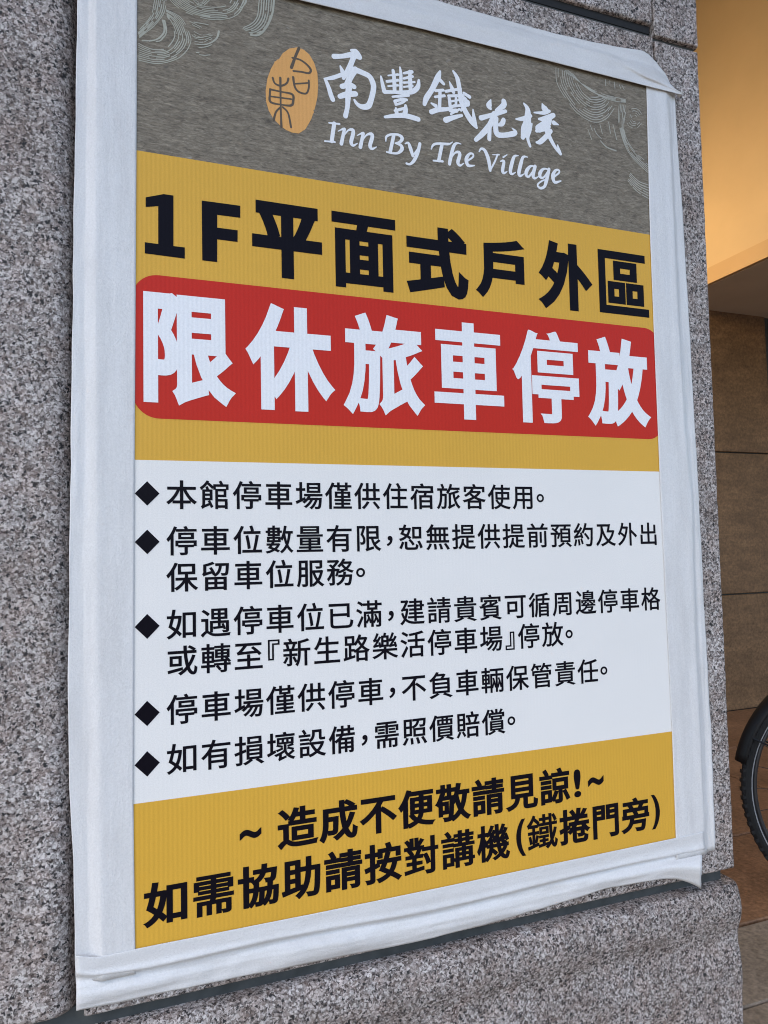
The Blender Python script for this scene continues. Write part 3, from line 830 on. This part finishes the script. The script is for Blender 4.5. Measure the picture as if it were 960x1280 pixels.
def curl(f, q, p):
    e = max(0.0, (p.x - 0.40) / 0.20); e = min(e, 1.2)
    s = max(0.0, (q - 0.5) * 2)
    return 0.016 * e ** 1.8 * s ** 1.2 * (1 - (0.35 + 0.5 * max(0, (f - 0.9) / 0.1)) * max(0, s - 0.6) / 0.4) + 0.0042 * (0.8 + noise.noise(Vector((p.x * 9, 3, 3)))) * max(0, math.sin((s - 0.25) / 0.75 * math.pi)) * (1 if s > 0.25 else 0)
tape([(90, 1194), (122, 1196), (168, 1186), (400, 1140), (560, 1107), (845, 1047), (876, 1040)],
     [(90, 1215), (118, 1217), (185, 1208), (352, 1170), (540, 1136), (671, 1105), (802, 1075), (866, 1062), (876, 1060)],
     [(90, 1265), (97.5, 1263), (164, 1249), (352, 1211), (540, 1173), (627, 1150), (715, 1124), (760, 1110), (800, 1103), (846, 1095), (874, 1093), (880, 1093)],
     0, -0.0455, 0.5985, 170, 'white tape strip along the bottom edge of the sign, right end curling up', wr=1.2, top=0.0006, hump=0.0008, flop=0.20, lift=curl,
     droop=lambda f, q: (-0.004 * max(0, (f - 0.93) / 0.07) ** 2 * max(0, q - 0.6) / 0.4, 0.015 * max(0, (f - 0.90) / 0.10) ** 2 * (max(0, q - 0.6) / 0.4) ** 2))

# ------------------------------------------------------------------ porch behind the pillar
BY = 2.695
wall = empty('stone_tile_wall', (3.8, BY + 0.1, 0.0))
tag(wall, 'dark brown stone tiled wall at the back of the porch, behind the bicycle', 'wall')
bm = bmesh.new(); add_box(bm, (-3.0, BY + 0.02, 0.0), (9.0, BY + 0.25, 4.25)); child('wall_core', bm, m_mortar, wall)
xs = [-3.0, -1.2, 0.6, 2.2, 3.825, 5.4, 7.0, 8.99]; zs = [0.0, 0.688, 1.5465, 2.43, 3.3, 4.24]
for xa, xb in zip(xs, xs[1:]):
    for za, zb in zip(zs, zs[1:]):
        bm = bmesh.new(); ins = random.uniform(0, 0.003)
        add_box(bm, (xa + (0.05 if xa == 3.825 and za > 1.5 else 0.004), BY + ins, za + 0.004), (xb - 0.004, BY + 0.03, zb - 0.004), 0.003, 1)
        child('stone_tile', bm, m_walltile, wall)

SX, SZ = 3.04, 2.414
beam = empty('porch_soffit', (5.5, 1.5, SZ))
tag(beam, 'lowered porch ceiling with an ochre lamp-lit side and a dark underside', 'ceiling')
bm = bmesh.new(); add_box(bm, (SX + 0.012, -0.3, SZ), (8.9, BY + 0.015, SZ + 0.02)); child('underside', bm, m_soffit, beam)
bm = bmesh.new(); add_box(bm, (SX - 0.012, -0.3, SZ + 0.002), (SX + 0.01, BY - 0.002, SZ + 0.09)); child('edge_trim', bm, m_trim, beam)
bm = bmesh.new(); add_box(bm, (SX + 0.014, -0.3, SZ + 0.0215), (SX + 0.1, BY - 0.002, 4.22)); child('lit_side', bm, m_fascia, beam)
roof = tag(obj('porch_roof', (lambda b: (add_box(b, (-3.0, -2.3, 4.255), (9.0, BY + 0.3, 4.5)), b)[1])(bmesh.new()), m_plaster), 'flat dark roof slab over the porch and the granite pillar', 'roof')

# wall lamp behind the pillar: it lights the ochre side
lx, lz = 2.05, 2.50
lamp = empty('wall_lamp', (lx, BY, lz))
tag(lamp, 'small glowing wall lamp on the stone wall behind the pillar', 'lamp')
bm = bmesh.new(); add_box(bm, (lx - 0.05, BY - 0.03, lz - 0.07), (lx + 0.05, BY + 0.004, lz + 0.07), 0.008, 2); child('back_plate', bm, m_rim, lamp)
ml = Mat('warm_lamp_glass', (1, 0.8, 0.5, 1), 0.4)
ml.b.inputs['Emission Color'].default_value = (1.0, 0.62, 0.22, 1); ml.b.inputs['Emission Strength'].default_value = 6
bm = bmesh.new(); bmesh.ops.create_uvsphere(bm, u_segments=20, v_segments=12, radius=0.06)
for v in bm.verts: v.co = v.co + Vector((lx, BY - 0.11, lz))
child('lamp_globe', bm, ml.m, lamp, True)
bm = bmesh.new(); add_tube(bm, [(lx, BY - 0.02, lz - 0.05), (lx, BY - 0.11, lz - 0.08), (lx, BY - 0.11, lz - 0.055)], 0.008); child('bracket', bm, m_rim, lamp)
pl = bpy.data.lights.new('wall_lamp_light', 'POINT'); pl.energy = 24; pl.color = (1.0, 0.75, 0.40); pl.shadow_soft_size = 0.06
plo = bpy.data.objects.new('wall_lamp_light', pl); COL.objects.link(plo); plo.location = (lx, BY - 0.19, lz + 0.02)

# ------------------------------------------------------------------ bicycle
WR = 0.34
BXC, BYC, BTH = 1.853, 0.70, R_(-30)
bike = empty('bicycle', (BXC + 0.52, BYC, 0.0))      # built along x, turned about the front wheel at the end
tag(bike, 'black bicycle with mudguards parked on the brown tiles beside the pillar', 'bicycle')
def circ(cx_, cz_, r_, n, y=BYC, a0=0, a1=360):
    full = abs(a1 - a0) >= 360
    return [(cx_ + r_ * math.cos(R_(a0 + (a1 - a0) * k / (n if full else n - 1))), y, cz_ + r_ * math.sin(R_(a0 + (a1 - a0) * k / (n if full else n - 1)))) for k in range(n)]
def wheel(cx_, fa0, fa1):
    cz_ = WR
    rim_bm = bmesh.new(); add_tube(rim_bm, circ(cx_, cz_, WR - 0.033, 72), 0.007, 8, closed=True)
    w = child('wheel', rim_bm, m_rim, bike, True)
    bm = bmesh.new(); add_tube(bm, circ(cx_, cz_, WR - 0.015, 72), 0.015, 12, closed=True)
    for k in range(90):
        a = 2 * math.pi * k / 90
        for s in (-1, 1):
            b2 = bmesh.new(); add_box(b2, (-0.0045, -0.006, -0.006), (0.0045, 0.006, 0.002))
            M4 = Matrix.Translation((cx_ + (WR - 0.002) * math.cos(a + s * 0.012), BYC + s * 0.007, cz_ + (WR - 0.002) * math.sin(a + s * 0.012))) @ Matrix.Rotation(-a + math.pi / 2, 4, 'Y')
            bmesh.ops.transform(b2, matrix=M4, verts=b2.verts[:])
            me = bpy.data.meshes.new('t'); b2.to_mesh(me); b2.free(); bm.from_mesh(me); bpy.data.meshes.remove(me)
    o = obj('tyre', bm, m_rubber, w)
    bm = bmesh.new()
    for k in range(32):
        a = 2 * math.pi * k / 32; s = 1 if k % 2 else -1
        b = a + (0.42 if (k // 2) % 2 else -0.42)
        add_tube(bm, [(cx_ + 0.022 * math.cos(b), BYC + s * 0.03, cz_ + 0.022 * math.sin(b)), (cx_ + (WR - 0.034) * math.cos(a), BYC, cz_ + (WR - 0.034) * math.sin(a))], 0.001, 5)
    obj('spokes', bm, m_rim, w)
    bm = bmesh.new(); add_tube(bm, circ(cx_, cz_, WR - 0.023, 72, BYC - 0.0115), 0.0022, 6, closed=True); obj('reflective_strip', bm, m_strip, w, True)
    bm = bmesh.new(); add_tube(bm, [(cx_, BYC - 0.05, cz_), (cx_, BYC - 0.03, cz_), (cx_, BYC + 0.03, cz_), (cx_, BYC + 0.05, cz_)], [0.012, 0.02, 0.02, 0.012], 14)
    obj('hub', bm, m_steel, w)
    # mudguard: a curved band over the tyre
    bm = bmesh.new(); prev = None
    for k in range(41):
        a = R_(fa0 + (fa1 - fa0) * k / 40)
        ring = []
        for j in range(9):
            u = (j - 4) / 4
            r_ = WR + 0.020 - 0.018 * u * u
            ring.append(bm.verts.new((cx_ + r_ * math.cos(a), BYC + u * 0.031, cz_ + r_ * math.sin(a))))
        if prev:
            for j in range(8): bm.faces.new((prev[j], prev[j + 1], ring[j + 1], ring[j]))
        prev = ring
    f = child('mudguard', bm, m_blackpaint, bike, True)
    md = f.modifiers.new('thickness', 'SOLIDIFY'); md.thickness = 0.002
    bm = bmesh.new()
    for s in (-1, 1):
        a = R_(fa1 - 12)
        add_tube(bm, [(cx_, BYC + s * 0.052, cz_), (cx_ + (WR + 0.004) * math.cos(a), BYC + s * 0.031, cz_ + (WR + 0.004) * math.sin(a))], 0.0025, 6)
    obj('mudguard_stay', bm, m_blackpaint, f)
wheel(BXC, 20, 168)
wheel(BXC + 1.04, 5, 190)
cx2 = BXC + 1.04
bb = (BXC + 0.60, BYC, 0.29); seat_top = (BXC + 0.77, BYC, 0.80); head_t = (BXC + 0.25, BYC, 0.86); head_b = (BXC + 0.19, BYC, 0.70)
bm = bmesh.new()
add_tube(bm, [head_t, head_b], 0.020, 14); add_tube(bm, [(BXC + 0.235, BYC, 0.80), (BXC + 0.72, BYC, 0.68)], 0.017, 12)
add_tube(bm, [(BXC + 0.205, BYC, 0.73), bb], 0.020, 12); add_tube(bm, [bb, seat_top], 0.017, 12)
for s in (-1, 1):
    add_tube(bm, [(bb[0], BYC + s * 0.03, bb[2]), (cx2, BYC + s * 0.06, WR)], 0.010, 10)
    add_tube(bm, [(BXC + 0.735, BYC + s * 0.02, 0.70), (cx2, BYC + s * 0.06, WR)], 0.009, 10)
child('frame', bm, m_blackpaint, bike, True)
bm = bmesh.new()
for s in (-1, 1): add_tube(bm, [(BXC + 0.185, BYC + s * 0.045, 0.69), (BXC + 0.12, BYC + s * 0.05, 0.55), (BXC, BYC + s * 0.056, WR)], [0.014, 0.013, 0.009], 10)
add_tube(bm, [(BXC + 0.185, BYC - 0.05, 0.695), (BXC + 0.185, BYC + 0.05, 0.695)], 0.014, 10)
child('fork', bm, m_blackpaint, bike, True)
bm = bmesh.new(); add_tube(bm, [head_t, (BXC + 0.27, BYC, 0.96)], 0.013, 10)
add_tube(bm, [(BXC + 0.36, BYC - 0.30, 1.0), (BXC + 0.29, BYC - 0.18, 0.985), (BXC + 0.27, BYC, 0.965), (BXC + 0.29, BYC + 0.18, 0.985), (BXC + 0.36, BYC + 0.30, 1.0)], 0.012, 10)
hb = child('handlebar', bm, m_blackpaint, bike, True)
for s in (-1, 1):
    bm = bmesh.new(); add_tube(bm, [(BXC + 0.33, BYC + s * 0.25, 0.994), (BXC + 0.37, BYC + s * 0.32, 1.003)], 0.017, 12); obj('grip', bm, m_rubber, hb)
bm = bmesh.new(); add_tube(bm, [seat_top, (BXC + 0.80, BYC, 0.90)], 0.013, 10); child('seat_post', bm, m_steel, bike, True)
bm = bmesh.new()
add_tube(bm, [(BXC + 0.66, BYC, 0.925), (BXC + 0.72, BYC, 0.93), (BXC + 0.82, BYC, 0.93), (BXC + 0.90, BYC, 0.94), (BXC + 0.93, BYC, 0.94)], [0.012, 0.03, 0.05, 0.085, 0.06], 16)
for v in bm.verts: v.co.z = 0.93 + (v.co.z - 0.93) * 0.45
child('saddle', bm, m_rubber, bike, True)
for s in (-1, 1):
    bm = bmesh.new(); add_tube(bm, [(bb[0], BYC + s * 0.06, bb[2]), (bb[0] + s * 0.12, BYC + s * 0.075, bb[2] - s * 0.12)], 0.009, 8)
    c = child('crank', bm, m_steel, bike, True)
    bm = bmesh.new(); add_box(bm, (bb[0] + s * 0.12 - 0.045, BYC + s * 0.125 - 0.04, bb[2] - s * 0.12 - 0.01), (bb[0] + s * 0.12 + 0.045, BYC + s * 0.125 + 0.04, bb[2] - s * 0.12 + 0.01), 0.006, 2)
    obj('pedal', bm, m_rubber, c)
bm = bmesh.new(); add_tube(bm, circ(bb[0], bb[2], 0.08, 40, BYC - 0.045), 0.006, 6, closed=True); child('chainring', bm, m_steel, bike, True)
bm = bmesh.new(); add_tube(bm, [(bb[0], BYC - 0.045, bb[2] + 0.08), (cx2, BYC - 0.045, WR + 0.035), (cx2 + 0.035, BYC - 0.045, WR), (cx2, BYC - 0.045, WR - 0.035), (bb[0], BYC - 0.045, bb[2] - 0.08)], 0.004, 6); child('chain', bm, m_steel, bike)
for s in (-1, 1):   # brake arms over the front tyre
    bm = bmesh.new(); add_tube(bm, [(BXC + 0.14, BYC + s * 0.06, 0.62), (BXC + 0.16, BYC + s * 0.05, 0.70), (BXC + 0.185, BYC + s * 0.02, 0.745)], 0.007, 8); child('brake_arm', bm, m_blackpaint, bike, True)

bike.location = (BXC + 0.52 * math.cos(BTH), BYC + 0.52 * math.sin(BTH), 0.0)
bike.rotation_euler = (0, 0, BTH)
